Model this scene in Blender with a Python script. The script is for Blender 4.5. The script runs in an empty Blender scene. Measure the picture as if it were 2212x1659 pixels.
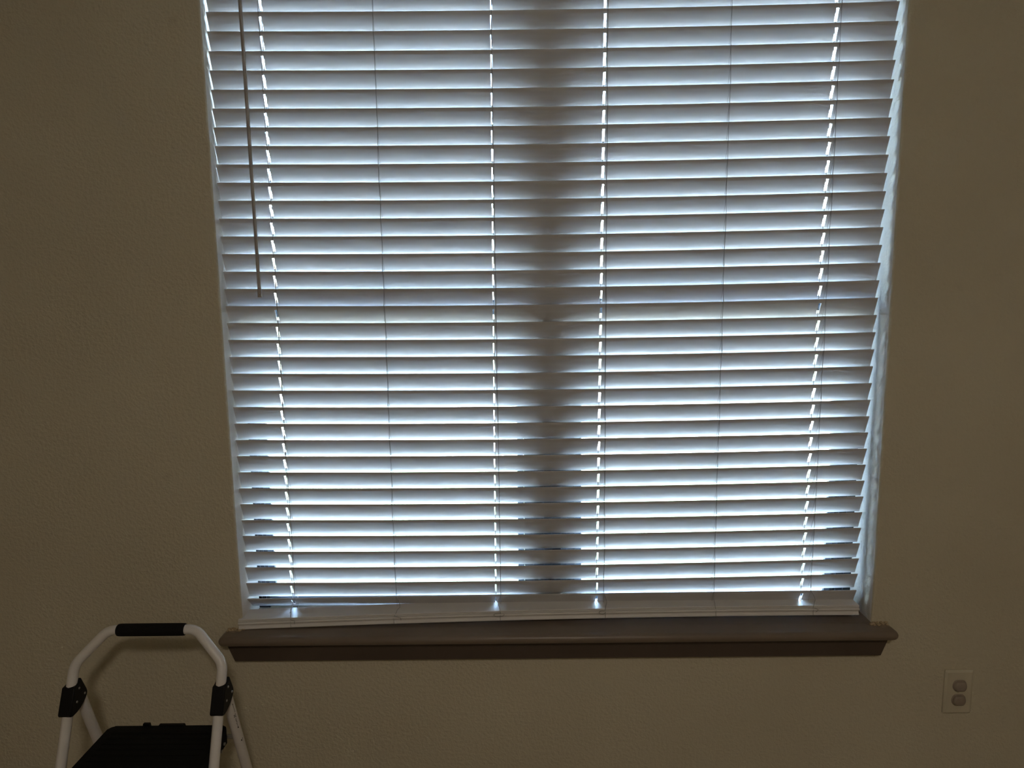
import bpy, bmesh, math, random
from mathutils import Vector, Matrix, noise

scene = bpy.context.scene
COL = scene.collection
random.seed(7)

# heights below are measured from a datum 0.12 m under the floor boards
DZ = -0.12
def H(z):
    return z + DZ

# ------------------------------------------------------------------ camera
CAM_LOC = Vector((-0.08824, -1.58946, H(1.50291)))
YAW, PITCH, ROLL = -0.00707, 0.13661, -0.01296
fwd = Vector((math.sin(YAW) * math.cos(PITCH), math.cos(YAW) * math.cos(PITCH), -math.sin(PITCH)))
rgt = Vector((math.cos(YAW), -math.sin(YAW), 0))
upv = rgt.cross(fwd)
r2 = rgt * math.cos(ROLL) + upv * math.sin(ROLL)
u2 = -rgt * math.sin(ROLL) + upv * math.cos(ROLL)
cam_data = bpy.data.cameras.new('camera')
cam_data.sensor_width = 36.0
cam_data.lens = 36.0 * 1500.0 / 2212.0
cam_data.clip_start = 0.02
cam_data.clip_end = 300
cam = bpy.data.objects.new('camera', cam_data)
COL.objects.link(cam)
rot = Matrix((r2, u2, -fwd)).transposed()
cam.matrix_world = Matrix.Translation(CAM_LOC) @ rot.to_4x4()
scene.camera = cam

# ------------------------------------------------------------------ sky, sun, exposure
SKY = 4.9
SUN = 4.5
LAMP = 27.5
world = bpy.data.worlds.new('sky')
scene.world = world
world.use_nodes = True
wn = world.node_tree.nodes
wl = world.node_tree.links
wn.clear()
w_out = wn.new('ShaderNodeOutputWorld')
w_bg = wn.new('ShaderNodeBackground')
w_sky = wn.new('ShaderNodeTexSky')
w_sky.sky_type = 'NISHITA'
w_sky.sun_disc = False
w_sky.sun_elevation = math.radians(46)
w_sky.sun_rotation = math.radians(195)
w_sky.air_density = 1.0
w_sky.dust_density = 3.0
w_sky.ozone_density = 0.4
w_bg.inputs['Strength'].default_value = SKY
wl.new(w_sky.outputs[0], w_bg.inputs['Color'])
wl.new(w_bg.outputs[0], w_out.inputs['Surface'])

sun_data = bpy.data.lights.new('sun', 'SUN')
sun_data.energy = SUN
sun_data.angle = math.radians(0.6)
sun_data.color = (1.0, 0.95, 0.86)
sun = bpy.data.objects.new('sun', sun_data)
sun.rotation_euler = (math.radians(44), 0, math.radians(12))   # from behind the house, over the roof
sun.location = (0, -6, 9)
COL.objects.link(sun)

vs = scene.view_settings
vs.view_transform = 'Standard'
vs.look = 'None'
vs.exposure = 1.5
vs.gamma = 1.0
vs.use_curve_mapping = False
scene.cycles.max_bounces = 8
scene.cycles.diffuse_bounces = 4
scene.cycles.glossy_bounces = 2
scene.cycles.use_adaptive_sampling = True
scene.cycles.adaptive_threshold = 0.05
scene.cycles.caustics_reflective = False
scene.cycles.caustics_refractive = False
scene.cycles.transparent_max_bounces = 16

# ------------------------------------------------------------------ helpers
def tag(o, label=None, cat=None, group=None, kind=None):
    if label: o['label'] = label
    if cat: o['category'] = cat
    if group: o['group'] = group
    if kind: o['kind'] = kind
    return o

def empty(name, loc=(0, 0, 0)):
    o = bpy.data.objects.new(name, None)
    o.empty_display_size = 0.1
    o.location = loc
    COL.objects.link(o)
    return o

def link(name, me, mat=None, parent=None, loc=None, smooth=False):
    """mesh given in world space; parent empties sit at their own location"""
    o = bpy.data.objects.new(name, me)
    COL.objects.link(o)
    if mat is not None and not me.materials:
        me.materials.append(mat)
    if smooth:
        for p in me.polygons:
            p.use_smooth = True
    if parent is not None:
        o.parent = parent
        o.matrix_parent_inverse = Matrix.Translation(-world_loc(parent))
    if loc is not None:
        o.location = loc
    return o

def world_loc(o):
    v = Vector((0, 0, 0))
    while o is not None:
        v += o.location + o.matrix_parent_inverse.to_translation()
        o = o.parent
    return v

def bm_link(name, bm, mat=None, parent=None, smooth=False, angle=None, loc=None):
    bmesh.ops.recalc_face_normals(bm, faces=bm.faces[:])
    me = bpy.data.meshes.new(name)
    bm.to_mesh(me)
    bm.free()
    if angle is not None:
        for p in me.polygons:
            p.use_smooth = True
        me.set_sharp_from_angle(angle=math.radians(angle))
        smooth = False
    return link(name, me, mat, parent, smooth=smooth, loc=loc)

def add_box(bm, x0, x1, y0, y1, z0, z1, bev=0.0, seg=2):
    r = bmesh.ops.create_cube(bm, size=1.0)
    vs_ = r['verts']
    for v in vs_:
        v.co = Vector(((x0 + x1) / 2 + v.co.x * (x1 - x0), (y0 + y1) / 2 + v.co.y * (y1 - y0), (z0 + z1) / 2 + v.co.z * (z1 - z0)))
    if bev > 0:
        es = list({e for v in vs_ for e in v.link_edges})
        bmesh.ops.bevel(bm, geom=es, offset=bev, segments=seg, affect='EDGES', profile=0.5, clamp_overlap=True)

def box(name, x0, x1, y0, y1, z0, z1, mat, parent=None, bev=0.0, seg=2):
    bm = bmesh.new()
    add_box(bm, x0, x1, y0, y1, z0, z1, bev, seg)
    return bm_link(name, bm, mat, parent, angle=35 if bev > 0 else None)

def fillet(pts, rads, seg=8):
    """round the inner corners of a polyline"""
    out = [Vector(pts[0])]
    for i in range(1, len(pts) - 1):
        p, a, b = Vector(pts[i]), Vector(pts[i - 1]), Vector(pts[i + 1])
        r = rads[i - 1] if isinstance(rads, (list, tuple)) else rads
        da, db = (a - p).normalized(), (b - p).normalized()
        ang = da.angle(db)
        t = min(r / math.tan(ang / 2), (a - p).length * 0.49, (b - p).length * 0.49)
        s, e = p + da * t, p + db * t
        for k in range(seg + 1):
            u = k / seg
            out.append((1 - u) ** 2 * s + 2 * u * (1 - u) * p + u * u * e)
    out.append(Vector(pts[-1]))
    return out

def add_tube(bm, pts, r, seg=12, cap=True, radii=None):
    pts = [Vector(p) for p in pts]
    n = len(pts)
    t0 = (pts[1] - pts[0]).normalized()
    ref = Vector((1, 0, 0)) if abs(t0.x) < 0.9 else Vector((0, 1, 0))
    nrm = t0.cross(ref).normalized()
    rings = []
    prev = t0
    for i, p in enumerate(pts):
        if i == 0: t = t0
        elif i == n - 1: t = (pts[-1] - pts[-2]).normalized()
        else: t = ((pts[i + 1] - p).normalized() + (p - pts[i - 1]).normalized()).normalized()
        q = prev.rotation_difference(t)
        nrm = (q @ nrm)
        nrm = (nrm - t * nrm.dot(t)).normalized()
        bn = t.cross(nrm)
        prev = t
        rr = radii[i] if radii else r
        rings.append([bm.verts.new(p + nrm * rr * math.cos(2 * math.pi * k / seg) + bn * rr * math.sin(2 * math.pi * k / seg)) for k in range(seg)])
    for a, b in zip(rings[:-1], rings[1:]):
        for k in range(seg):
            bm.faces.new((a[k], a[(k + 1) % seg], b[(k + 1) % seg], b[k]))
    if cap:
        bm.faces.new(rings[0][::-1])
        bm.faces.new(rings[-1])

def tube(name, pts, r, mat, parent=None, seg=12, radii=None):
    bm = bmesh.new()
    add_tube(bm, pts, r, seg, True, radii)
    return bm_link(name, bm, mat, parent, angle=50)

def add_prism(bm, poly, fn, a, b):
    """extrude a 2-D polygon; fn(u, v, w) maps to 3-D, w from a to b"""
    A = [bm.verts.new(fn(u, v, a)) for u, v in poly]
    B = [bm.verts.new(fn(u, v, b)) for u, v in poly]
    n = len(poly)
    bm.faces.new(A[::-1]); bm.faces.new(B)
    for i in range(n):
        bm.faces.new((A[i], A[(i + 1) % n], B[(i + 1) % n], B[i]))

# ------------------------------------------------------------------ materials
def new_mat(name):
    m = bpy.data.materials.new(name)
    m.use_nodes = True
    nt = m.node_tree
    b = nt.nodes['Principled BSDF']
    return m, nt, b

def N(nt, typ, **kw):
    n = nt.nodes.new(typ)
    for k, v in kw.items():
        if k.startswith('i_'):
            n.inputs[k[2:].replace('_', ' ')].default_value = v
        else:
            setattr(n, k, v)
    return n

def ramp(nt, stops):
    r = nt.nodes.new('ShaderNodeValToRGB')
    el = r.color_ramp.elements
    while len(el) < len(stops):
        el.new(0.5)
    for e, (p, c) in zip(el, stops):
        e.position = p
        e.color = (*c, 1) if len(c) == 3 else c
    return r

def plain(name, col, rough=0.5, metal=0.0, var=0.06, vscale=30.0, bump=0.0, bscale=200.0, spec=0.5):
    """solid colour with a little cloudy variation and fine relief"""
    m, nt, b = new_mat(name)
    tc = N(nt, 'ShaderNodeTexCoord')
    nz = N(nt, 'ShaderNodeTexNoise', i_Scale=vscale, i_Detail=1.0)
    nt.links.new(tc.outputs['Object'], nz.inputs['Vector'])
    lo = tuple(c * (1 - var) for c in col)
    hi = tuple(min(1, c * (1 + var)) for c in col)
    r = ramp(nt, [(0.3, lo), (0.7, hi)])
    nt.links.new(nz.outputs['Fac'], r.inputs['Fac'])
    nt.links.new(r.outputs['Color'], b.inputs['Base Color'])
    b.inputs['Roughness'].default_value = rough
    b.inputs['Metallic'].default_value = metal
    b.inputs['Specular IOR Level'].default_value = spec
    if bump > 0:
        n2 = N(nt, 'ShaderNodeTexNoise', i_Scale=bscale, i_Detail=2.0)
        nt.links.new(tc.outputs['Object'], n2.inputs['Vector'])
        bp = N(nt, 'ShaderNodeBump', i_Strength=1.0, i_Distance=bump)
        nt.links.new(n2.outputs['Fac'], bp.inputs['Height'])
        nt.links.new(bp.outputs['Normal'], b.inputs['Normal'])
    return m

def wall_paint():
    m, nt, b = new_mat('wall_paint')
    tc = N(nt, 'ShaderNodeTexCoord')
    big = N(nt, 'ShaderNodeTexNoise', i_Scale=2.2, i_Detail=1.0)
    nt.links.new(tc.outputs['Object'], big.inputs['Vector'])
    r = ramp(nt, [(0.3, (0.575, 0.525, 0.40)), (0.7, (0.62, 0.57, 0.44))])
    nt.links.new(big.outputs['Fac'], r.inputs['Fac'])
    # a few scuff marks
    sc = N(nt, 'ShaderNodeTexNoise', i_Scale=9.0, i_Detail=3.0, i_Roughness=0.65)
    nt.links.new(tc.outputs['Object'], sc.inputs['Vector'])
    sr = ramp(nt, [(0.70, (1, 1, 1)), (0.80, (0.86, 0.84, 0.82))])
    nt.links.new(sc.outputs['Fac'], sr.inputs['Fac'])
    mx = N(nt, 'ShaderNodeMix', data_type='RGBA', blend_type='MULTIPLY')
    mx.inputs['Factor'].default_value = 1.0
    nt.links.new(r.outputs['Color'], mx.inputs['A'])
    nt.links.new(sr.outputs['Color'], mx.inputs['B'])
    nt.links.new(mx.outputs['Result'], b.inputs['Base Color'])
    b.inputs['Roughness'].default_value = 0.62
    b.inputs['Specular IOR Level'].default_value = 0.3
    # orange-peel drywall texture
    n1 = N(nt, 'ShaderNodeTexNoise', i_Scale=120.0, i_Detail=1.5, i_Roughness=0.6)
    nt.links.new(tc.outputs['Object'], n1.inputs['Vector'])
    bp = N(nt, 'ShaderNodeBump', i_Strength=1.0, i_Distance=0.0023)
    nt.links.new(n1.outputs['Fac'], bp.inputs['Height'])
    nt.links.new(bp.outputs['Normal'], b.inputs['Normal'])
    return m

def slat_vinyl(name, amt, lo, hi):
    """white faux-wood vinyl with embossed grain that runs along the slat"""
    m, nt, b = new_mat(name)
    tc = N(nt, 'ShaderNodeTexCoord')
    oi = N(nt, 'ShaderNodeObjectInfo')
    mp = N(nt, 'ShaderNodeMapping')
    mp.inputs['Scale'].default_value = (3.2, 8.0, 48.0)
    nt.links.new(tc.outputs['Object'], mp.inputs['Vector'])
    off = N(nt, 'ShaderNodeVectorMath', operation='SCALE')
    off.inputs[0].default_value = (37.0, 91.0, 53.0)
    nt.links.new(oi.outputs['Random'], off.inputs['Scale'])
    ad = N(nt, 'ShaderNodeVectorMath', operation='ADD')
    nt.links.new(mp.outputs['Vector'], ad.inputs[0])
    nt.links.new(off.outputs['Vector'], ad.inputs[1])
    warp = N(nt, 'ShaderNodeTexNoise', i_Scale=1.1, i_Detail=0.0)
    nt.links.new(ad.outputs['Vector'], warp.inputs['Vector'])
    # rings of a slow noise read as flowing grain arcs
    ml = N(nt, 'ShaderNodeMath', operation='MULTIPLY'); ml.inputs[1].default_value = 34.0
    sn = N(nt, 'ShaderNodeMath', operation='SINE')
    nt.links.new(warp.outputs['Fac'], ml.inputs[0]); nt.links.new(ml.outputs[0], sn.inputs[0])
    fine = N(nt, 'ShaderNodeTexNoise', i_Scale=3.0, i_Detail=1.0)
    nt.links.new(ad.outputs['Vector'], fine.inputs['Vector'])
    mk = N(nt, 'ShaderNodeMath', operation='MULTIPLY')
    nt.links.new(sn.outputs[0], mk.inputs[0]); nt.links.new(fine.outputs['Fac'], mk.inputs[1])
    bp = N(nt, 'ShaderNodeBump', i_Strength=1.0, i_Distance=amt)
    nt.links.new(mk.outputs[0], bp.inputs['Height'])
    nt.links.new(bp.outputs['Normal'], b.inputs['Normal'])
    cr = ramp(nt, [(0.25, lo), (0.75, hi)])
    nt.links.new(fine.outputs['Fac'], cr.inputs['Fac'])
    nt.links.new(cr.outputs['Color'], b.inputs['Base Color'])
    b.inputs['Roughness'].default_value = 0.42
    b.inputs['Specular IOR Level'].default_value = 0.35
    return m

def sill_paint():
    """dark taupe gloss paint; wall texture and wall paint slopped over it by the drywall"""
    m, nt, b = new_mat('sill_paint')
    tc = N(nt, 'ShaderNodeTexCoord')
    nz = N(nt, 'ShaderNodeTexNoise', i_Scale=6.0, i_Detail=4.0)
    nt.links.new(tc.outputs['Object'], nz.inputs['Vector'])
    base = ramp(nt, [(0.3, (0.180, 0.140, 0.106)), (0.7, (0.205, 0.160, 0.122))])
    nt.links.new(nz.outputs['Fac'], base.inputs['Fac'])
    sep = N(nt, 'ShaderNodeSeparateXYZ')
    nt.links.new(tc.outputs['Object'], sep.inputs[0])
    ab = N(nt, 'ShaderNodeMath', operation='ABSOLUTE')
    nt.links.new(sep.outputs['X'], ab.inputs[0])
    edge = N(nt, 'ShaderNodeMapRange')      # outer ends (the horns)
    edge.inputs['From Min'].default_value = 0.735; edge.inputs['From Max'].default_value = 0.775
    nt.links.new(ab.outputs[0], edge.inputs['Value'])
    sp = N(nt, 'ShaderNodeTexNoise', i_Scale=70.0, i_Detail=4.0, i_Roughness=0.7)
    nt.links.new(tc.outputs['Object'], sp.inputs['Vector'])
    near = N(nt, 'ShaderNodeMapRange')      # only close to the wall
    near.inputs['From Min'].default_value = -.046; near.inputs['From Max'].default_value = -.014
    nt.links.new(sep.outputs['Y'], near.inputs['Value'])
    e2 = N(nt, 'ShaderNodeMath', operation='MULTIPLY')
    nt.links.new(edge.outputs[0], e2.inputs[0]); nt.links.new(near.outputs[0], e2.inputs[1])
    ml = N(nt, 'ShaderNodeMath', operation='MULTIPLY')
    nt.links.new(e2.outputs[0], ml.inputs[0]); nt.links.new(sp.outputs['Fac'], ml.inputs[1])
    st = ramp(nt, [(0.34, (0, 0, 0)), (0.56, (1, 1, 1))])
    nt.links.new(ml.outputs[0], st.inputs['Fac'])
    mx = N(nt, 'ShaderNodeMix', data_type='RGBA')
    nt.links.new(st.outputs['Color'], mx.inputs['Factor'])
    nt.links.new(base.outputs['Color'], mx.inputs['A'])
    mx.inputs['B'].default_value = (0.33, 0.26, 0.175, 1)
    # pale specks of dust
    sk = N(nt, 'ShaderNodeTexNoise', i_Scale=160.0, i_Detail=2.0)
    nt.links.new(tc.outputs['Object'], sk.inputs['Vector'])
    skr = ramp(nt, [(0.76, (0, 0, 0)), (0.80, (0.6, 0.6, 0.6))])
    nt.links.new(sk.outputs['Fac'], skr.inputs['Fac'])
    m2 = N(nt, 'ShaderNodeMix', data_type='RGBA')
    nt.links.new(skr.outputs['Color'], m2.inputs['Factor'])
    nt.links.new(mx.outputs['Result'], m2.inputs['A'])
    m2.inputs['B'].default_value = (0.5, 0.47, 0.42, 1)
    nt.links.new(m2.outputs['Result'], b.inputs['Base Color'])
    b.inputs['Roughness'].default_value = 0.38
    bp = N(nt, 'ShaderNodeBump', i_Strength=0.7, i_Distance=0.0012)
    nt.links.new(ml.outputs[0], bp.inputs['Height'])
    nt.links.new(bp.outputs['Normal'], b.inputs['Normal'])
    return m

def pane_glass():
    m = bpy.data.materials.new('window_glass')
    m.use_nodes = True
    nt = m.node_tree
    nt.nodes.clear()
    out = N(nt, 'ShaderNodeOutputMaterial')
    tr = N(nt, 'ShaderNodeBsdfTransparent')
    tr.inputs['Color'].default_value = (0.93, 0.965, 0.96, 1)
    gl = N(nt, 'ShaderNodeBsdfGlossy')
    gl.inputs['Roughness'].default_value = 0.02
    fr = N(nt, 'ShaderNodeFresnel', i_IOR=1.45)
    mx = N(nt, 'ShaderNodeMixShader')
    nt.links.new(fr.outputs[0], mx.inputs[0])
    nt.links.new(tr.outputs[0], mx.inputs[1])
    nt.links.new(gl.outputs[0], mx.inputs[2])
    nt.links.new(mx.outputs[0], out.inputs['Surface'])
    return m

def emissive(name, col, strength):
    m, nt, b = new_mat(name)
    b.inputs['Base Color'].default_value = (*col, 1)
    b.inputs['Emission Color'].default_value = (*col, 1)
    b.inputs['Emission Strength'].default_value = strength
    return m

def ground_mat(name, a, c, scale, bump=0.0):
    m, nt, b = new_mat(name)
    tc = N(nt, 'ShaderNodeTexCoord')
    nz = N(nt, 'ShaderNodeTexNoise', i_Scale=scale, i_Detail=6.0, i_Roughness=0.65)
    nt.links.new(tc.outputs['Object'], nz.inputs['Vector'])
    r = ramp(nt, [(0.3, a), (0.7, c)])
    nt.links.new(nz.outputs['Fac'], r.inputs['Fac'])
    nt.links.new(r.outputs['Color'], b.inputs['Base Color'])
    b.inputs['Roughness'].default_value = 0.95
    if bump:
        bp = N(nt, 'ShaderNodeBump', i_Strength=1.0, i_Distance=bump)
        nt.links.new(nz.outputs['Fac'], bp.inputs['Height'])
        nt.links.new(bp.outputs['Normal'], b.inputs['Normal'])
    return m

M_WALL = wall_paint()
M_WALL2 = plain('side_wall_paint', (0.56, 0.51, 0.39), 0.7, vscale=3)
M_RETURN = plain('return_paint', (0.80, 0.785, 0.75), 0.6, vscale=8, bump=0.0012, bscale=140)
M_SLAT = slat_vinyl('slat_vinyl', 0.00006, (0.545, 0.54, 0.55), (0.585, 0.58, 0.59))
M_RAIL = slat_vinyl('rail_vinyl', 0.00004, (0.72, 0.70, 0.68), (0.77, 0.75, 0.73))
M_CORD = plain('cord_polyester', (0.36, 0.355, 0.35), 0.85, vscale=300)
M_WAND = plain('wand_plastic', (0.40, 0.375, 0.345), 0.28, vscale=20)
M_SILL = sill_paint()
M_FRAME = plain('bronze_frame', (0.022, 0.026, 0.036), 0.45, metal=0.2, vscale=12)
M_SASH = plain('bronze_sash', (0.06, 0.075, 0.105), 0.4, metal=0.2, vscale=12)
M_GLASS = pane_glass()
M_CEIL = plain('ceiling_paint', (0.70, 0.68, 0.64), 0.85)
M_CARPET = plain('carpet_pile', (0.34, 0.29, 0.23), 0.98, var=0.2, vscale=180)
M_TRIM = plain('white_trim', (0.72, 0.70, 0.66), 0.45, vscale=6)
M_STEEL = plain('white_powder_coat', (0.80, 0.77, 0.75), 0.32, var=0.04, vscale=25, bump=0.00006, bscale=500)
M_FOAM = plain('black_foam', (0.006, 0.0055, 0.006), 0.8, spec=0.25, bump=0.0002, bscale=900)
M_PLASTIC = plain('black_plastic', (0.004, 0.004, 0.0045), 0.5, spec=0.25, bump=0.0001, bscale=600)
M_TREAD = plain('black_tread', (0.0035, 0.0036, 0.0034), 0.75, spec=0.2, bump=0.0004, bscale=420)
M_BOLT = plain('zinc_bolt', (0.42, 0.41, 0.40), 0.4, metal=0.9, vscale=80)
M_INK = plain('black_print', (0.004, 0.004, 0.004), 0.6)
M_OUTLET = plain('outlet_plastic', (0.60, 0.55, 0.425), 0.4, vscale=15)
M_OUTLET2 = plain('receptacle_plastic', (0.33, 0.275, 0.225), 0.4, vscale=15)
M_DARK = plain('slot_dark', (0.02, 0.018, 0.016), 0.7)
M_LAWN = ground_mat('lawn_grass', (0.075, 0.105, 0.06), (0.13, 0.155, 0.085), 3.0, 0.03)
M_PATH = ground_mat('pale_concrete', (0.52, 0.50, 0.46), (0.62, 0.60, 0.56), 5.0, 0.002)
M_ROOF = ground_mat('roof_shingle', (0.10, 0.09, 0.085), (0.16, 0.145, 0.13), 14.0, 0.004)
M_SOFFIT = plain('soffit_paint', (0.55, 0.53, 0.50), 0.8)

# ------------------------------------------------------------------ room shell
X0, X1, Y0, Y1 = -2.5, 2.1, -4.3, 0.0
ZC = 2.44
OW = 0.762                        # half the opening
OZ0, OZ1 = H(0.668), H(2.43)      # rough opening under the sill board, head
WT = 0.147

def wall_with_opening():
    bm = bmesh.new()
    def ring(y):
        o = [bm.verts.new((x, y, z)) for x, z in ((X0 - .15, -.05), (X1 + .15, -.05), (X1 + .15, ZC + .12), (X0 - .15, ZC + .12))]
        i = [bm.verts.new((x, y, z)) for x, z in ((-OW, OZ0), (OW, OZ0), (OW, OZ1), (-OW, OZ1))]
        return o, i
    of, inf = ring(0.0)
    ob, inb = ring(WT)
    for k in range(4):
        j = (k + 1) % 4
        bm.faces.new((of[k], of[j], inf[j], inf[k]))
        bm.faces.new((ob[j], ob[k], inb[k], inb[j]))
        bm.faces.new((of[j], of[k], ob[k], ob[j]))
        bm.faces.new((inf[k], inf[j], inb[j], inb[k]))
    bm.edges.ensure_lookup_table()
    es = [e for e in bm.edges if all(v in inf for v in e.verts)]
    bmesh.ops.bevel(bm, geom=es, offset=0.007, segments=4, affect='EDGES', profile=0.5)
    for f in bm.faces:
        c = f.calc_center_median()
        if abs(c.x) < OW + .0008 and OZ0 - .001 < c.z < OZ1 + .001 and c.y > .0035:
            f.material_index = 1
    o = bm_link('wall_back', bm, M_WALL, angle=40)
    o.data.materials.append(M_RETURN)
    tag(o, 'beige orange-peel textured wall around the window', kind='structure')
    return o
wall_with_opening()
tag(box('wall_left', X0 - .15, X0, Y0 - .15, Y1, -.05, ZC + .12, M_WALL2), 'beige side wall left of the room', kind='structure')
tag(box('wall_right', X1, X1 + .15, Y0 - .15, Y1, -.05, ZC + .12, M_WALL2), 'beige side wall right of the room', kind='structure')
tag(box('wall_front', X0, X1, Y0 - .15, Y0, -.05, ZC + .12, M_WALL2), 'beige wall behind the viewer', kind='structure')
tag(box('floor', X0, X1, Y0, Y1, -.05, 0.0, M_CARPET), 'brown carpeted floor', kind='structure')
tag(box('ceiling', X0, X1, Y0, Y1, ZC, ZC + .12, M_CEIL), 'off-white textured ceiling', kind='structure')
def baseboard(name, x0, x1, y0, y1):
    o = box(name, x0, x1, y0, y1, 0.0, 0.085, M_TRIM, bev=0.004)
    tag(o, 'white painted baseboard along the wall foot', kind='structure')
baseboard('baseboard_back', X0, X1, -.012, 0.0)
baseboard('baseboard_left', X0, X0 + .012, Y0, -.012)
baseboard('baseboard_right', X1 - .012, X1, Y0, -.012)

# unseen roof added over the room, shaped to shade the ground by the window
bm = bmesh.new()
add_prism(bm, [(Y0 - .8, ZC + .13), (WT + .15, ZC + .13), (WT + .15, ZC + .30), (-1.9, ZC + 1.35), (Y0 - .8, ZC + .30)],
          lambda u, v, w: Vector((w, u, v)), X0 - 3.2, X1 + 3.2)
tag(bm_link('roof', bm, M_ROOF), 'unseen shingled roof over the house, shaped to shade the ground outside', kind='structure')

# outdoors
tag(box('lawn', -30, 30, WT, 45, -.32, -.22, M_LAWN), 'sunlit green lawn outside the window', kind='structure')
tag(box('sidewalk', -30, 30, 4.6, 9.2, -.22, -.205, M_PATH), 'pale concrete pavement beyond the lawn', kind='structure')

# ------------------------------------------------------------------ window: twin single-hung units in a bronze frame
win = empty('window_1', (0, .11, H(.692)))
tag(win, 'twin single-hung window with dark bronze frame behind the blind', kind='structure')
SILL = H(.692)
FY0, FY1 = .112, .127
HEAD = OZ1
box('frame', -OW, -.734, FY0, FY1, SILL, HEAD, M_FRAME, win)
box('frame', .712, OW, FY0, FY1, SILL, HEAD, M_FRAME, win)
box('mullion', -.0735, .0550, FY0, FY1, SILL, HEAD, M_FRAME, win, bev=.002)
box('frame', -.734, -.0735, FY0, FY1, HEAD - .04, HEAD, M_FRAME, win)
box('frame', .0550, .712, FY0, FY1, HEAD - .04, HEAD, M_FRAME, win)
box('frame', -.734, -.0735, FY0 + .01, FY1, SILL, SILL + .010, M_FRAME, win)
box('frame', .0550, .712, FY0 + .01, FY1, SILL, SILL + .010, M_FRAME, win)
for xx in (-.050, -.024, -.004, .020, .034):    # thin track lips on the mullion face
    box('track_lip', xx - .0007, xx + .0007, FY0 - .0025, FY0, SILL + .01, HEAD, M_SASH, win)
for xx in (-.754, -.742, .722, .742):
    box('track_lip', xx - .0007, xx + .0007, FY0 - .0025, FY0, SILL + .01, HEAD, M_SASH, win)
MEET = H(1.458)
def sash(xa, xb, za, zb, y0, y1, bot, top):
    s = bpy.data.objects.new('sash', None)
    COL.objects.link(s); s.parent = win
    s.location = (0, 0, 0)
    box('stile', xa, xa + .016, y0, y1, za, zb, M_SASH, s)
    box('stile', xb - .016, xb, y0, y1, za, zb, M_SASH, s)
    box('rail', xa + .016, xb - .016, y0, y1, za, za + bot, M_SASH, s)
    box('rail', xa + .016, xb - .016, y0, y1, zb - top, zb, M_SASH, s)
    ym = (y0 + y1) / 2
    box('pane', xa + .015, xb - .015, ym - .002, ym + .002, za + bot - .001, zb - top + .001, M_GLASS, s)
for xa, xb in ((-.7335, -.074), (.0555, .7115)):
    sash(xa, xb, SILL + .0105, MEET + .018, .115, .126, .018, .034)
    sash(xa, xb, MEET - .018, HEAD - .0405, .1285, .140, .036, .030)

# ------------------------------------------------------------------ sill board and apron
sill = empty('trim_1', (0, -.02, SILL))
tag(sill, 'dark taupe painted window sill with mitred apron below', kind='structure')
def sill_board():
    bm = bmesh.new()
    hw = .8045
    r = .0115
    zt, zb = SILL, SILL - .023
    yf = -.052
    prof = [(.0, zt), (yf + r, zt)]
    for k in range(1, 8):
        a = math.pi / 2 + math.pi * k / 8
        prof.append((yf + r + r * math.cos(a), (zt + zb) / 2 + r * math.sin(a)))
    prof += [(yf + r, zb), (.0, zb)]
    # nosing with rounded ends: shrink the profile towards each end
    xs = [(-hw, .0), (-hw + .002, .004), (-hw + .006, .0085), (-hw + .0115, .0115)]
    stations = [(-hw + .0115 - .0115 * math.cos(t), .0115 * math.sin(t)) for t in (0.35, .75, 1.15, math.pi / 2)]
    st = stations + [(-x, q) for x, q in stations[::-1]]
    rings = []
    for x, q in st:
        ring_ = []
        for (y, z) in prof:
            yy = y if y > yf + r - 1e-6 else yf + r + (y - yf - r) * (q / .0115)
            zz = (zt + zb) / 2 + (z - (zt + zb) / 2) * (q / .0115)
            ring_.append(bm.verts.new((x, yy, zz)))
        rings.append(ring_)
    n = len(prof)
    for a, b in zip(rings[:-1], rings[1:]):
        for k in range(n):
            bm.faces.new((a[k], a[(k + 1) % n], b[(k + 1) % n], b[k]))
    bm.faces.new(rings[0]); bm.faces.new(rings[-1][::-1])
    add_box(bm, -OW + .0005, OW - .0005, -.001, .124, SILL - .0235, SILL)
    return bm_link('sill_board', bm, M_SILL, sill, angle=40)
sill_board()
bm = bmesh.new()
zt, zb = SILL - .023, H(.6165)
add_prism(bm, [(-.800, zt), (.800, zt), (.780, zb), (-.7795, zb)], lambda u, v, w: Vector((u, w, v)), -.018, -.0002)
M_APRON = plain('apron_paint', (0.090, 0.066, 0.050), 0.42, vscale=6)
ap = bm_link('apron', bm, M_APRON, sill)
bv = ap.modifiers.new('soft_edge', 'BEVEL'); bv.width = .0012; bv.segments = 2

# torn caulk and plaster crumbs where the horns meet the wall
M_CRUMB = plain('dried_caulk', (0.46, 0.36, 0.23), 0.9, var=.3, vscale=200)
bm = bmesh.new()
rc = random.Random(3)
for sx in (-1, 1):
    for i in range(46):
        x = sx * (.757 + rc.random() ** 1.2 * .040)
        rr = .0011 + rc.random() ** 2 * .0032
        m4 = Matrix.Translation((x, -.001 - rc.random() ** 2 * .014, SILL + rr * .3)) @ Matrix.Rotation(rc.random() * 6, 4, 'Z') @ Matrix.Diagonal((rr * 1.8, rr, rr * .7, 1))
        bmesh.ops.create_icosphere(bm, subdivisions=1, radius=1.0, matrix=m4)
cr = bm_link('caulk', bm, M_CRUMB, sill)
cr['kind'] = 'stuff'
cr['label'] = 'crumbly tan caulk along the horns of the sill'

# ------------------------------------------------------------------ the blind
blind = empty('window_blind', (0, .03, SILL))
tag(blind, 'wide white faux-wood horizontal blind with tilted slats hanging in the window', 'blind')

TILT = math.radians(68)
SW, ST, SHALF = .0452, .0028, .7555
CA, SA = math.cos(TILT), math.sin(TILT)
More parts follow.
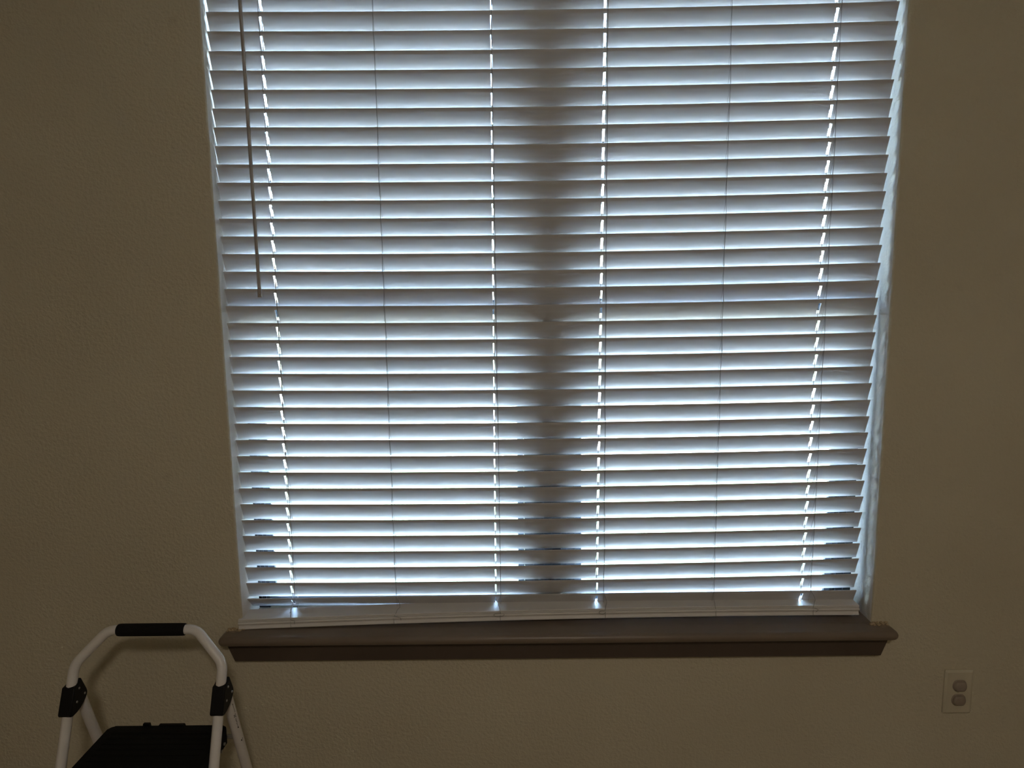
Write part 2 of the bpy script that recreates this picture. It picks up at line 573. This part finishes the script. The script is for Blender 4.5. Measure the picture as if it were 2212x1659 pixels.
# route holes: column x, slot width (columns 2 and 5 carry only ladder strings)
HOLES = [(-.6385, .0060), (-.1325, .0036), (.1175, .0054), (.6235, .0066)]
LADDERS = [(-.6425, -1), (-.3930, -1), (-.1345, -1), (.1200, 1), (.3900, 1), (.6275, 1)]
V0, V1 = .0095, .0360

def slat_mesh(name, sag, tilt=TILT, tw=0.0):
    """slat with its room-side edge at the origin, sagging by `sag` at mid-length"""
    bm = bmesh.new()
    xs = set(-SHALF + 2 * SHALF * i / 22 for i in range(23))
    xs = {x for x in xs if all(abs(x - hx) > hw * 1.2 for hx, hw in HOLES)}
    for hx, hw in HOLES:
        xs |= {hx - hw / 2, hx + hw / 2}
    xs = sorted(xs)
    vsn = [0.0, .0011, V0, .0228, V1, SW - .0011, SW]
    def pos(x, v, back):
        t = ST
        edge = 0.0011 - min(v, SW - v, .0011)
        inset = edge / .0011 * .0008              # rounded long edges
        q = inset if not back else t - inset
        s = sag * (1 - (x / SHALF) ** 2)
        cr = .0007 * (1 - ((v - SW / 2) / (SW / 2)) ** 2)
        a = tilt + tw * x
        ca, sa = math.cos(a), math.sin(a)
        return Vector((x, v * ca + (q + cr) * sa, -v * sa + (q + cr) * ca - s))
    g = {}
    for i, x in enumerate(xs):
        for j, v in enumerate(vsn):
            for b in (0, 1):
                g[i, j, b] = bm.verts.new(pos(x, v, b))
    def hole(i, j):
        xm, vm = (xs[i] + xs[i + 1]) / 2, (vsn[j] + vsn[j + 1]) / 2
        return V0 < vm < V1 and any(abs(xm - hx) < hw / 2 for hx, hw in HOLES)
    nx, nv = len(xs) - 1, len(vsn) - 1
    for i in range(nx):
        for j in range(nv):
            if hole(i, j):
                continue
            bm.faces.new((g[i, j, 0], g[i, j + 1, 0], g[i + 1, j + 1, 0], g[i + 1, j, 0]))
            bm.faces.new((g[i, j, 1], g[i + 1, j, 1], g[i + 1, j + 1, 1], g[i, j + 1, 1]))
            for di, dj, a, b in ((-1, 0, (i, j), (i, j + 1)), (1, 0, (i + 1, j), (i + 1, j + 1)), (0, -1, (i, j), (i + 1, j)), (0, 1, (i, j + 1), (i + 1, j + 1))):
                ii, jj = i + di, j + dj
                if ii < 0 or jj < 0 or ii >= nx or jj >= nv or hole(ii, jj):
                    bm.faces.new((g[a[0], a[1], 0], g[b[0], b[1], 0], g[b[0], b[1], 1], g[a[0], a[1], 1]))
    bmesh.ops.recalc_face_normals(bm, faces=bm.faces[:])
    me = bpy.data.meshes.new(name)
    bm.to_mesh(me); bm.free()
    me.materials.append(M_SLAT)
    for p in me.polygons:
        p.use_smooth = True
    me.set_sharp_from_angle(angle=math.radians(45))
    return me

def interp(tab, k):
    ks = sorted(tab)
    if k <= ks[0]: return tab[ks[0]]
    if k >= ks[-1]: return tab[ks[-1]]
    for a, b in zip(ks[:-1], ks[1:]):
        if a <= k <= b:
            return tab[a] + (tab[b] - tab[a]) * (k - a) / (b - a)
# how far each slat's two ends sit off an even spacing (millimetres)
END_L = {0: 2.2, 1: 2.0, 2: .7, 4: -.3, 8: -1.4, 14: -1.3, 18: .5, 21: 0, 29: -1.1, 31: -2.2, 33: -3.6, 34: -6.1}
END_R = {0: 1.8, 3: .5, 6: -.8, 14: -.4, 22: -.8, 26: 1.2, 29: 2.0, 32: 3.8, 33: 4.3, 34: 1.8}
PITCH_S = .0398
def slat_frame(k):
    z = H(2.108) - PITCH_S * k
    zl, zr = z + interp(END_L, k) / 1000, z + interp(END_R, k) / 1000
    return -.0026 - .00035 * k, .02 + .0005 * k, zl, zr
def sag_of(k):
    return .0064 if k <= 32 else {33: .0052, 34: -.0012}[k]
def front_edge(k, x):
    """point of a slat's room-side edge"""
    cx, y, zl, zr = slat_frame(k)
    t = (x - cx + SHALF) / (2 * SHALF)
    return Vector((x, y, zl + (zr - zl) * t - sag_of(k) * (1 - ((x - cx) / SHALF) ** 2)))

K0, K1 = -6, 34
shared = slat_mesh('slat', .0064)
own = {33: slat_mesh('slat_lower', .0052), 34: slat_mesh('slat_lowest', -.0012, math.radians(55), .24)}
rs = random.Random(11)
for k in range(K0, K1 + 1):
    cx, y, zl, zr = slat_frame(k)
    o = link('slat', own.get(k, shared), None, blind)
    o.location = (cx, y, (zl + zr) / 2)
    o.rotation_euler = (math.radians(rs.uniform(-.35, .35)), -math.atan2(zr - zl, 2 * SHALF), 0)

# bottom rail with two spare slats lying on it
def rail_pt(x, y, z):
    """rest position of the rail: left end on the sill, right end a little back and up"""
    t = (x + SHALF) / (2 * SHALF)
    bow = 4 * t * (1 - t)
    return Vector((x - .0145, y - .007 + .026 * t + .0065 * bow, z + .0095 * t + .0042 * bow))
def rail_extrude(name, prof, mat, half, parent=blind, ang=35):
    bm = bmesh.new()
    n = len(prof)
    rings = []
    for i in range(25):
        x = -half + 2 * half * i / 24
        rings.append([bm.verts.new(rail_pt(x, y, z)) for y, z in prof])
    for a, b in zip(rings[:-1], rings[1:]):
        for k in range(n):
            bm.faces.new((a[k], b[k], b[(k + 1) % n], a[(k + 1) % n]))
    bm.faces.new(rings[0]); bm.faces.new(rings[-1][::-1])
    return bm_link(name, bm, mat, parent, angle=ang)
zs = SILL + .0004
prof = [(.0, zs), (.0, zs + .0022)]
for k in range(1, 8):                                  # concave cove on the front
    u = k / 8
    prof.append((.0 + .0046 * math.sin(math.pi * u) * (1 - .15 * u) - .0012 * u, zs + .0022 + .0110 * u))
prof += [(-.0016, zs + .0136), (-.0012, zs + .0162), (.0005, zs + .0172), (.0495, zs + .0172), (.051, zs + .0155), (.0515, zs + .002), (.050, zs)]
rail = rail_extrude('bottom_rail', prof, M_RAIL, SHALF)
rail['label'] = 'thick bottom rail with a concave moulded front'
for i, (dy, zz, wd_) in enumerate(((.0008, .0182, .0476), (-.0004, .0222, .0560))):
    e = .0009
    p = [(dy, zs + zz + e), (dy + e, zs + zz), (dy + wd_ - e, zs + zz), (dy + wd_, zs + zz + e), (dy + wd_, zs + zz + .003 - e), (dy + wd_ - e, zs + zz + .003), (dy + e, zs + zz + .003), (dy, zs + zz + .003 - e)]
    rail_extrude('resting_slat', p, M_RAIL, SHALF - .001 * i)

# ladder strings (front and back, with a rung under each slat) and lift cords
STRING = .0007
def ladder(col, x, side):
    bm = bmesh.new()
    hole_cols = {0: 0, 2: 1, 3: 2, 5: 3}
    jig = random.Random(40 + col)
    ftop = front_edge(K0, x) + Vector((0, -.0012, .05))
    f, b = [ftop], [ftop + Vector((0, SW * CA + .004, 0))]
    for k in range(K0, K1 + 1):
        e = front_edge(k, x + jig.uniform(-.0012, .0012))
        f.append(e + Vector((0, -.0010, .0005)))
        b.append(e + Vector((0, SW * CA + ST * SA + .0016, -SW * SA + .001)))
    # slack tail down to the rail, with small loops on some columns
    end = rail_pt(x + .0145, -.0016, zs + .020)
    last = f[-1]
    tail = []
    amp = {0: -.004, 1: .012, 2: -.006, 3: .005, 4: -.003, 5: .006}[col]
    for i in range(1, 9):
        u = i / 8
        p = last.lerp(end, u)
        p.x += amp * math.sin(math.pi * u) * (1 if u < .6 else .6)
        p.y -= .004 * math.sin(math.pi * u)
        tail.append(p)
    f += tail
    if col in (0, 1):
        d = 1
        f += [end + Vector((.004 * d, -.0022, .0005)), end + Vector((.010, -.0026, -.001)), end + Vector((.0165 if col else .009, -.0022, -.0035)), end + Vector((.0165 if col else .009, -.0020, -.009))]
    elif col in (2, 3):
        c0 = end + Vector((-.004 if col == 2 else -.007, -.0026, -.003))
        f += [c0 + Vector((.013 * math.cos(t) * (1 if col == 2 else .6), 0, .0042 * math.sin(t))) for t in [1.2 + .55 * i for i in range(11)]]
    elif col == 5:
        f += [end + Vector((.005, -.0024, .0)), end + Vector((.012, -.0024, -.004)), end + Vector((.007, -.0022, -.010))]
    f2 = [f[0]]
    for p in f[1:]:
        if (p - f2[-1]).length > 1e-5: f2.append(p)
    add_tube(bm, f2, STRING, 5)
    add_tube(bm, b + [rail_pt(x + .0145, .0525, zs + .016)], STRING, 5)
    for k in range(K0, K1 + 1):                       # rungs
        e = front_edge(k, x)
        n_ = Vector((0, -SA, -CA))
        a0 = e + Vector((0, -.0010, .0005))
        mid = [e + Vector((0, v * CA, -v * SA)) + n_ * .0006 for v in (.002, SW - .001)]
        add_tube(bm, [a0] + mid + [b[k - K0 + 1]], .0004, 4, cap=False)
    # short cord running over the moulded front of the rail
    fr = [rail_pt(x + .0145 + side * .001, -.0030, zs + .0165), rail_pt(x + .0145 + side * .001, .0030 - .0036, zs + .0085), rail_pt(x + .0145 + side * .001, -.0010, zs + .0010)]
    add_tube(bm, fr, .0005, 5)
    return bm_link('ladder_cord', bm, M_CORD, blind, smooth=True)
for c, (x, s) in enumerate(LADDERS):
    ladder(c, x, s)
for (hx, hw), dx in zip(HOLES, (.0012, .0009, -.0012, -.0014)):
    pts = []
    for k in range(K0 - 1, K1 + 1):
        kk = max(k, K0)
        e = front_edge(kk, hx + slat_frame(kk)[0] + dx + random.uniform(-.0006, .0006))
        pts.append(e + Vector((0, .5 * SW * CA + .0012, -.5 * SW * SA + (.045 if k < K0 else 0))))
    pts.append(rail_pt(hx, .024, zs + .0246))
    tube('lift_cord', pts, .0008, M_CORD, blind, seg=6)

# headrail above the picture and the tilt wand
hz = front_edge(K0, 0).z + .016
bm = bmesh.new()
add_box(bm, -.757, .752, .018, .068, hz, hz + .042, .002)
bm_link('headrail', bm, M_RAIL, blind, angle=35)
wand = []
WT0, WT1 = Vector((-.6783, .0085, hz - .012)), Vector((-.6729, .0065, H(1.4917)))
bm = bmesh.new()
add_tube(bm, [WT0, WT0.lerp(WT1, .5), WT1], .0042, 6)
wd = bm_link('tilt_wand', bm, M_WAND, blind)
wd['label'] = 'hexagonal grey-white tilt wand hanging at the left'
bv = wd.modifiers.new('soft_edge', 'BEVEL'); bv.width = .0006; bv.segments = 2
dirw = (WT1 - WT0).normalized()
tube('end_cap', [WT1 - dirw * .016, WT1 + dirw * .001], .0049, M_WAND, wd, seg=10)
tube('hook', [WT0 + Vector((0, .016, .012)), WT0 + Vector((0, .006, .012)), WT0 - dirw * .004, WT0 + dirw * .004], .0016, M_BOLT, wd, seg=6)
tube('cap_hole', [WT1 + Vector((.0012, -.0046, .0045)), WT1 + Vector((.0012, -.0051, .0045))], .0007, M_DARK, wd, seg=8)

# ------------------------------------------------------------------ step stool
SX = -.882                       # centre line
HW_ = .159
GZ, GY, LEAN = H(.783), -.18, .40
def front_y(z):
    return GY - LEAN * (GZ - z)
stool = empty('step_stool', (SX, -.22, 0))
tag(stool, 'white tubular folding step stool with black step and black foam handle', 'step stool')
R1 = .0104
def fp(dx, z):
    return Vector((SX + dx, front_y(z), z))
path = fillet([fp(-HW_, .012), fp(-HW_, H(.7185)), fp(-.0955, GZ), fp(.0955, GZ), fp(HW_, H(.7185)), fp(HW_, .012)], [.045, .040, .040, .045], 8)
tube('front_frame', path, R1, M_STEEL, stool, seg=18)
# foam grip with softly rounded ends
gx = [-.0745, -.0735, -.071, -.066] + [-.05 + .02 * i for i in range(6)] + [.0635, .0685, .071, .072]
gr = [.0113, .0124, .0130, .0133] + [.0134] * 6 + [.0133, .0130, .0124, .0113]
g = tube('handle_grip', [Vector((SX + x, GY, GZ)) for x in gx], .0134, M_FOAM, stool, seg=20, radii=gr)
g['label'] = 'black foam handle grip'
RY, RZ, RS = -.203, H(.655), .335
def rear(dx, z):
    return Vector((SX + dx, RY + RS * (RZ - z), z))
for s in (-1, 1):
    leg = tube('rear_leg', [rear(s * .1585, RZ + .008), rear(s * .1585, .3), rear(s * .1585, .014)], .0112, M_STEEL, stool, seg=18)
    if s > 0:
        # worn black print on the outer side of the leg
        bm = bmesh.new()
        ax = (rear(0, 0) - rear(0, 1)).normalized()
        nx_ = Vector((1, 0, 0))
        ny_ = ax.cross(nx_).normalized()
        if ny_.y > 0: ny_ = -ny_
        def mark(z, ang, dl, dw):
            c = rear(.1585, z)
            p = []
            for u, v in ((-dl, -dw), (dl, -dw), (dl, dw), (-dl, dw)):
                a = ang + v / .0113
                p.append(bm.verts.new(c + ax * u + (nx_ * math.cos(a) + ny_ * math.sin(a)) * .01135))
            bm.faces.new(p)
        rm = random.Random(5)
        mark(H(.606), .40, .012, .0004)
        mark(H(.619), .42, .0018, .0007)
        for i in range(5):
            mark(H(.590) - i * .0021, .55 + (.12 if i % 2 else -.12), .0011, .0009 + .0005 * (i % 2))
        for i in range(9):
            mark(H(.577) - i * .0034, .55 + rm.uniform(-.05, .05), .0009, .0007 + .0005 * rm.random())
        mark(H(.5505), .56, .0016, .0012)
        mark(H(.511), .58, .0022, .0012); mark(H(.514), .34, .0010, .0012)
        pm = bm_link('printed_mark', bm, M_INK, leg)
        pm['label'] = 'worn row of tiny black print'
        pm['kind'] = 'stuff'
    # rubber feet
    for nm, a, b in (('front', fp(s * HW_, .03), fp(s * HW_, .0)), ('rear', rear(s * .1585, .03), rear(s * .1585, .0))):
        bm = bmesh.new()
        add_tube(bm, [a, a.lerp(b, .45), b + (a - b).normalized() * .0135], .0138, 14)
        bm_link('rubber_foot', bm, M_PLASTIC, stool, angle=50)
    # hinge bracket: sleeve round the front tube with a cheek reaching back to the rear leg
    bm = bmesh.new()
    poly = [(-.2325, .6815), (-.2225, .6820), (-.2155, .6845), (-.2105, .6905), (-.2080, .6895), (-.2010, .674), (-.1938, .658), (-.1922, .651), (-.1940, .645), (-.1990, .6395), (-.2080, .6330), (-.2190, .6280), (-.2320, .6250), (-.2450, .6245), (-.2530, .6275), (-.2545, .6320)]
    poly = [(y, H(z)) for y, z in poly]
    cx = SX + s * HW_
    add_prism(bm, poly, lambda u, v, w: Vector((w, u, v)), cx - .0138, cx + .0138)
    br = bm_link('hinge_bracket', bm, M_PLASTIC, stool, angle=40)
    bv = br.modifiers.new('soft_edge', 'BEVEL'); bv.width = .0028; bv.segments = 3
    bv.limit_method = 'ANGLE'; bv.angle_limit = math.radians(50)
    for (by, bz) in ((-.2185, .6725), (-.2025, .6515), (-.2300, .6480)):
        for side in (-1, 1):
            p = Vector((cx + side * .0136, by, H(bz)))
            bm = bmesh.new()
            add_tube(bm, [p - Vector((side * .001, 0, 0)), p + Vector((side * .0008, 0, 0)), p + Vector((side * .0016, 0, 0))], .0026, 12, radii=[.0028, .0027, .0016])
            bm_link('rivet', bm, M_BOLT, br, angle=50)

# top step: moulded black tread with side skirts
PZ = H(.552)
px0, px1 = -1.000, -.738
py0, py1 = -.395, -.170
def rrect(x0, x1, y0, y1, r, seg=5):
    out = []
    for cx, cy, a0 in ((x1 - r, y1 - r, 0), (x0 + r, y1 - r, 90), (x0 + r, y0 + r, 180), (x1 - r, y0 + r, 270)):
        for k in range(seg + 1):
            a = math.radians(a0 + 90 * k / seg)
            out.append((cx + r * math.cos(a), cy + r * math.sin(a)))
    return out
bm = bmesh.new()
add_prism(bm, rrect(px0, px1, py0, py1, .012), lambda u, v, w: Vector((u, v, w)), PZ - .036, PZ)
es = [e for e in bm.edges if all(abs(v.co.z - PZ) < 1e-6 for v in e.verts)]
bmesh.ops.bevel(bm, geom=es, offset=.003, segments=3, affect='EDGES', profile=.5)
tread = bm_link('step', bm, M_TREAD, stool, angle=40)
tread['label'] = 'black moulded step platform'
for i in range(11):                                         # non-slip ribs
    y = py0 + .016 + i * .018
    box('tread_rib', px0 + .018, px1 - .018, y, y + .006, PZ - .0004, PZ + .0008, M_TREAD, tread, bev=.0003, seg=1)
bm = bmesh.new()
add_prism(bm, [(-.928, PZ - .006), (-.910, PZ - .006), (-.912, PZ + .0052), (-.926, PZ + .0052)], lambda u, v, w: Vector((u, w, v)), -.172, -.166)
bm_link('locking_tab', bm, M_PLASTIC, stool)
bm = bmesh.new()
add_prism(bm, [(-.894, PZ - .006), (-.833, PZ - .006), (-.836, PZ + .0020), (-.891, PZ + .0020)], lambda u, v, w: Vector((u, w, v)), -.172, -.165)
bm_link('rear_lip', bm, M_PLASTIC, stool)
# pivots that carry the step on the legs
for s in (-1, 1):
    xin = px0 if s < 0 else px1
    zr_ = H(.515)
    leg_c = rear(s * .1585, zr_)
    bm = bmesh.new()
    add_tube(bm, [Vector((xin - s * .010, leg_c.y, zr_)), leg_c], .0052, 12)
    bm_link('step_pivot', bm, M_BOLT, stool, angle=50)
    zf = H(.523)
    bm = bmesh.new()
    add_tube(bm, [Vector((xin - s * .010, front_y(zf), zf)), fp(s * HW_, zf)], .0050, 12)
    bm_link('step_pivot', bm, M_BOLT, stool, angle=50)
bm = bmesh.new()
add_prism(bm, [(-.186, H(.510)), (-.166, H(.514)), (-.163, H(.530)), (-.172, H(.536)), (-.186, H(.528))], lambda u, v, w: Vector((w, u, v)), px0 - .006, px0 + .004)
cl = bm_link('step_clip', bm, M_PLASTIC, stool)
for (yy, zz) in ((-.198, .512), (-.214, .506)):
    bm = bmesh.new()
    add_tube(bm, [Vector((px1 - .004, yy, H(zz) + .014)), Vector((px1 + .003, yy, H(zz) + .014))], .0034, 10)
    bm_link('rivet', bm, M_BOLT, stool, angle=50)
# cross bars low on the legs
tube('cross_bar', [rear(-.1585, .16), rear(.1585, .16)], .0085, M_STEEL, stool, seg=12)
tube('cross_bar', [fp(-HW_, .14), fp(HW_, .14)], .0085, M_STEEL, stool, seg=12)

# ------------------------------------------------------------------ wall outlet
ox, oz = .9815, H(.512)
outlet = empty('wall_outlet', (ox, 0, oz))
tag(outlet, 'beige duplex wall outlet with two round safety caps under the right of the window', 'outlet')
def plate_mesh():
    bm = bmesh.new()
    hw, hh = .0345, .0570
    outer = [(ox + x, oz + z) for x, z in rrect(-hw, hw, -hh, hh, .003, 3)]
    inner = [(ox + x, oz + z) for x, z in rrect(-hw + .005, hw - .005, -hh + .005, hh - .005, .003, 3)]
    A = [bm.verts.new((x, -.0001, z)) for x, z in outer]
    B = [bm.verts.new((x, -.0032, z)) for x, z in outer]
    C = [bm.verts.new((x, -.0072, z)) for x, z in inner]
    n = len(A)
    for P, Q in ((A, B), (B, C)):
        for k in range(n):
            bm.faces.new((P[k], P[(k + 1) % n], Q[(k + 1) % n], Q[k]))
    bm.faces.new(C); bm.faces.new(A[::-1])
    return bm_link('cover_plate', bm, M_OUTLET, outlet, angle=25)
plate_mesh()
def receptacle(zc):
    """round face with flattened top and bottom, filled by a domed safety cap"""
    bm = bmesh.new()
    def shape(r, flat, n=40):
        out = []
        for k in range(n):
            a = 2 * math.pi * k / n
            x, z = r * math.cos(a), r * math.sin(a)
            out.append((x, max(-flat, min(flat, z))))
        return out
    layers = [(-.0070, .0170, .0142), (-.0086, .0170, .0142), (-.0094, .0160, .0134)]
    prev = None
    for y, r, f in layers:
        cur = [bm.verts.new((ox + x, y, zc + z)) for x, z in shape(r, f)]
        if prev:
            for k in range(40):
                bm.faces.new((prev[k], prev[(k + 1) % 40], cur[(k + 1) % 40], cur[k]))
        prev = cur
    bm.faces.new(prev)
    rc_ = bm_link('receptacle', bm, M_OUTLET2, outlet, angle=40)
    bm = bmesh.new()
    prev = None
    for y, r, f in ((-.0092, .0148, .0122), (-.0135, .0146, .0120), (-.0158, .0130, .0104), (-.0166, .0100, .0078)):
        cur = [bm.verts.new((ox + x, y, zc + z)) for x, z in shape(r, f)]
        if prev:
            for k in range(40):
                bm.faces.new((prev[k], prev[(k + 1) % 40], cur[(k + 1) % 40], cur[k]))
        prev = cur
    bm.faces.new(prev)
    bm_link('safety_cap', bm, M_OUTLET2, rc_, angle=50)
receptacle(oz + .0185)
receptacle(oz - .0185)
tube('screw', [Vector((ox, -.0066, oz)), Vector((ox, -.0080, oz))], .0026, M_OUTLET, outlet, seg=12)

# ------------------------------------------------------------------ ceiling lamp behind the viewer
lx, ly = .18, -2.60
lamp = empty('ceiling_lamp', (lx, ly, ZC))
tag(lamp, 'round flush ceiling lamp with frosted glass dome behind the viewer', 'lamp')
def lathe(name, prof, mat, parent, seg=32):
    bm = bmesh.new()
    rings = [[bm.verts.new((lx + r * math.cos(2 * math.pi * k / seg), ly + r * math.sin(2 * math.pi * k / seg), z)) for k in range(seg)] for r, z in prof]
    for a, b in zip(rings[:-1], rings[1:]):
        for k in range(seg):
            bm.faces.new((a[k], a[(k + 1) % seg], b[(k + 1) % seg], b[k]))
    bm.faces.new(rings[0]); bm.faces.new(rings[-1][::-1])
    return bm_link(name, bm, mat, parent, angle=40)
lathe('canopy', [(.150, ZC - .0002), (.150, ZC - .018), (.140, ZC - .026)], M_TRIM, lamp)
M_LAMP = emissive('lit_lamp_glass', (1.0, 0.87, 0.72), LAMP)
lathe('glass_dome', [(.135, ZC - .026)] + [(.135 * math.cos(a), ZC - .026 - .075 * math.sin(a)) for a in [i * math.pi / 20 for i in range(1, 10)]] + [(.012, ZC - .1008)], M_LAMP, lamp)
lathe('finial', [(.012, ZC - .1005), (.012, ZC - .108), (.005, ZC - .114)], M_BOLT, lamp)
